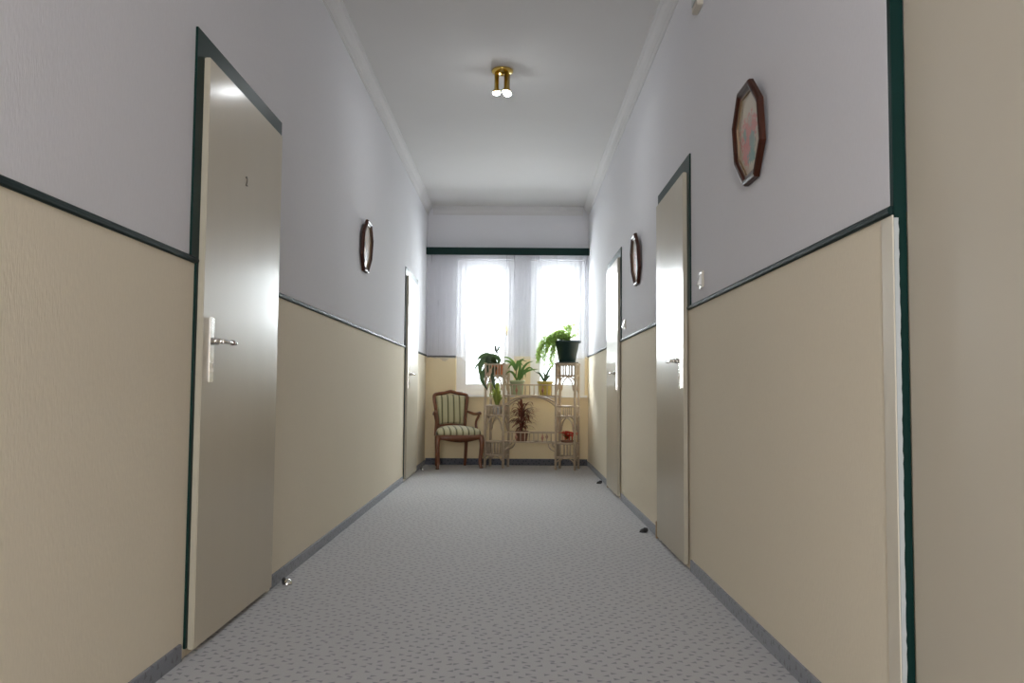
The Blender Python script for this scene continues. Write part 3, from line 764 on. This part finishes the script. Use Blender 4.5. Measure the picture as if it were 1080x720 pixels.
# 5: dark green pot with airy fern, right tower top
o = empty('potted_plant', onst(W - TW / 2 - .004, yc, 1.245)); tag(o, 'airy trailing fern in a large dark green pot on top of the right tower', 'potted plant')
b = B(); lathe(b, [(.128, 0), (.134, .004), (.134, .010), (.108, .012), (.104, .014)], seg=28); obj('saucer', b, M['darkpot'], o)
b = B(); lathe(b, [(.095, .014), (.100, .018), (.140, .232), (.162, .238), (.164, .262), (.150, .262), (.132, .225), (.09, .03)], seg=32); obj('pot', b, M['darkpot'], o)
b = B(); lathe(b, [(.130, .215), (.139, .235), (.07, .245), (.002, .248)], seg=24); obj('soil', b, M['soil'], o)
b = B(); bs = B(); rnd = random.Random(3)
def frond(p0, p1, p2, p3, k=34, sz=.020):
    c = catmull([p0, p1, p2, p3], 10)
    tube(bs, c, [.0018 - .0012 * i / len(c) for i in range(len(c))], 4)
    for i in range(k):
        t = .25 + .75 * i / k; p = c[min(len(c) - 1, int(t * len(c)))]
        for _ in range(3):
            d = Vector((rnd.uniform(-1, 1), rnd.uniform(-1, 1), rnd.uniform(-.6, .8))).normalized() * rnd.uniform(.5, 1.3) * sz
            s = d.cross(Vector((rnd.random(), rnd.random(), rnd.random()))).normalized() * sz * .17
            q = p + Vector((rnd.uniform(-1, 1), rnd.uniform(-1, 1), rnd.uniform(-1, 1))) * .006
            b.faces.new([b.verts.new(v) for v in (q - s, q + d * .5 - s * 1.6, q + d, q + d * .5 + s * 1.6)][:4])
for k in range(84):
    if k < 30:      # upright crown, leaning left
        ex = rnd.uniform(-.17, .12); ez = .30 + rnd.uniform(.02, .16) - abs(ex + .0) * .15; ey = rnd.uniform(-.1, .1)
        frond((rnd.uniform(-.06, .06), rnd.uniform(-.05, .05), .24), (ex * .3, ey * .3, .29), (ex * .7, ey * .7, ez - .02), (ex, ey, ez), 26)
    else:           # trailing over the left rim
        ex = rnd.uniform(-.37, -.16); ey = rnd.uniform(-.13, .10); ez = rnd.uniform(-.10, .26) if ex > -.33 else rnd.uniform(.0, .15)
        frond((rnd.uniform(-.08, .0), rnd.uniform(-.05, .05), .24), (-.12, ey * .5, .31 + rnd.uniform(-.02, .06)), (ex * .85, ey, (ez + .30) / 2 + .04), (ex, ey, ez), 36, .022)
obj('foliage', b, M['leaffern'], o); obj('stem', bs, M['leafgreen'], o)
# 6: reddish spiky plant on lower middle shelf
o = empty('potted_plant', onst(XA + (XB - XA) * .31, yc, .318)); tag(o, 'spiky red-brown plant in a brown clay pot on the lowest middle shelf', 'potted plant')
pot('pot', .062, .076, .120, M['brownpot'], o)
b = B(); tube(b, [(0, 0, .10), (0, 0, .22), (-.01, 0, .36)], .008, 8); obj('stem', b, M['stem'], o)
b = B(); rnd = random.Random(5)
for k in range(95):
    a = rnd.uniform(0, 2 * PI); z0 = rnd.uniform(.13, .36); L_ = rnd.uniform(.09, .20); up = rnd.uniform(-.05, .10)
    if rnd.random() < .3 and z0 > .25: up += .08
    ca, sa = math.cos(a), math.sin(a) * .75
    leaf(b, ((0, 0, z0), (ca * L_ * .4, sa * L_ * .4, z0 + up * .7 + .02), (ca * L_ * .8, sa * L_ * .8, z0 + up), (ca * L_, sa * L_, min(.50, z0 + up * .9 - .03))), rnd.uniform(.010, .017), 'strap', .3, n=3, mi=0)
for k in range(13):
    z0 = rnd.uniform(.16, .34); L_ = rnd.uniform(.16, .23); up = rnd.uniform(-.06, .16); yv = rnd.uniform(-.06, .06)
    leaf(b, ((0, 0, z0), (L_ * .4, yv * .4, z0 + up * .5), (L_ * .8, yv, z0 + up * .9), (L_, yv, min(.48, z0 + up))), .007, 'strap', .3, n=3, mi=1)
obj('foliage', b, [M['leafred'], M['leafpink']], o)
# 7: red flowers on low shelf of right tower
o = empty('red_flowers', onst(W - TW / 2, yc, .315)); tag(o, 'low bunch of bright red flowers inside the right tower', 'flowers')
b = B(); lathe(b, [(.066, 0), (.070, .004), (.078, .022), (.070, .026), (.050, .020)], seg=20); obj('bowl', b, M['brownpot'], o)
rnd = random.Random(9)
for k in range(17):
    cx, cy = rnd.uniform(-.085, .092), rnd.uniform(-.09, .07); cz = .058 + rnd.uniform(.01, .075) * (1 - abs(cx) * 5)
    b = B(); lathe(b, [(.003, .03), (.003, cz), (.006, cz + .004), (.002, cz + .008)], (cx, cy, 0), 6)
    for q in range(8):
        a = q * PI / 4 + k; l = rnd.uniform(.042, .058)
        leaf(b, ((cx, cy, cz), (cx + l * .5 * math.cos(a), cy + l * .5 * math.sin(a), cz + .012), (cx + l * math.cos(a), cy + l * math.sin(a), cz + .004)), .013, 'oval', .2, n=3)
    obj('flower_head', b, M['red'], o)
b = B()
for a in (0.2, 1.6, 2.9, 4.2, 5.3):
    leaf(b, ((0, 0, .03), (.05 * math.cos(a), .05 * math.sin(a), .08), (.09 * math.cos(a), .07 * math.sin(a), .10)), .014, 'oval', .3)
obj('foliage', b, M['leafgreen'], o)

# ------------------------------------------------------------------ light
def area(name, loc, rot, sx, sy, power, col=(1, 1, 1)):
    l = bpy.data.lights.new(name, 'AREA'); l.shape = 'RECTANGLE'; l.size = sx; l.size_y = sy; l.energy = power; l.color = col
    o = bpy.data.objects.new(name, l); COL.objects.link(o); o.location = loc; o.rotation_euler = rot; return o
area('daylight', (-.375, YB + .95, 2.35), (math.radians(-68), 0, 0), 1.1, 2.2, 320, (.93, .96, 1))
area('daylight', (.53, YB + .95, 2.35), (math.radians(-68), 0, 0), 1.1, 2.2, 320, (.93, .96, 1))
area('rear_fill', (-.45, YR - .3, 1.6), (math.radians(93), 0, 0), 1.2, 2.3, 172, (.98, .98, 1))  # added fill behind the camera, brightens the near walls through the rear opening
w = bpy.data.worlds.new('World'); sc.world = w; w.use_nodes = True
bg = w.node_tree.nodes['Background']; bg.inputs[0].default_value = (.88, .94, 1, 1); bg.inputs[1].default_value = 4.0

# ------------------------------------------------------------------ camera
cam = bpy.data.cameras.new('camera'); co = bpy.data.objects.new('camera', cam); COL.objects.link(co)
cam.sensor_width = 36; cam.lens = 36 * 900.86 / 1080; cam.clip_start = .02
Rm = Matrix.Rotation(.0038, 4, 'Z') @ Matrix.Rotation(.059, 4, 'X') @ Matrix.Rotation(PI / 2, 4, 'X') @ Matrix.Rotation(.008, 4, 'Z')
co.matrix_world = Matrix.Translation((0, 0, .9)) @ Rm
sc.camera = co
sc.view_settings.view_transform = 'Standard'; sc.view_settings.look = 'None'
sc.view_settings.gamma = 1; sc.view_settings.use_curve_mapping = False
sc.view_settings.exposure = 0.05
sc.cycles.max_bounces = 14; sc.cycles.diffuse_bounces = 10; sc.cycles.transparent_max_bounces = 12
sc.cycles.use_denoising = True; sc.cycles.sample_clamp_indirect = 6
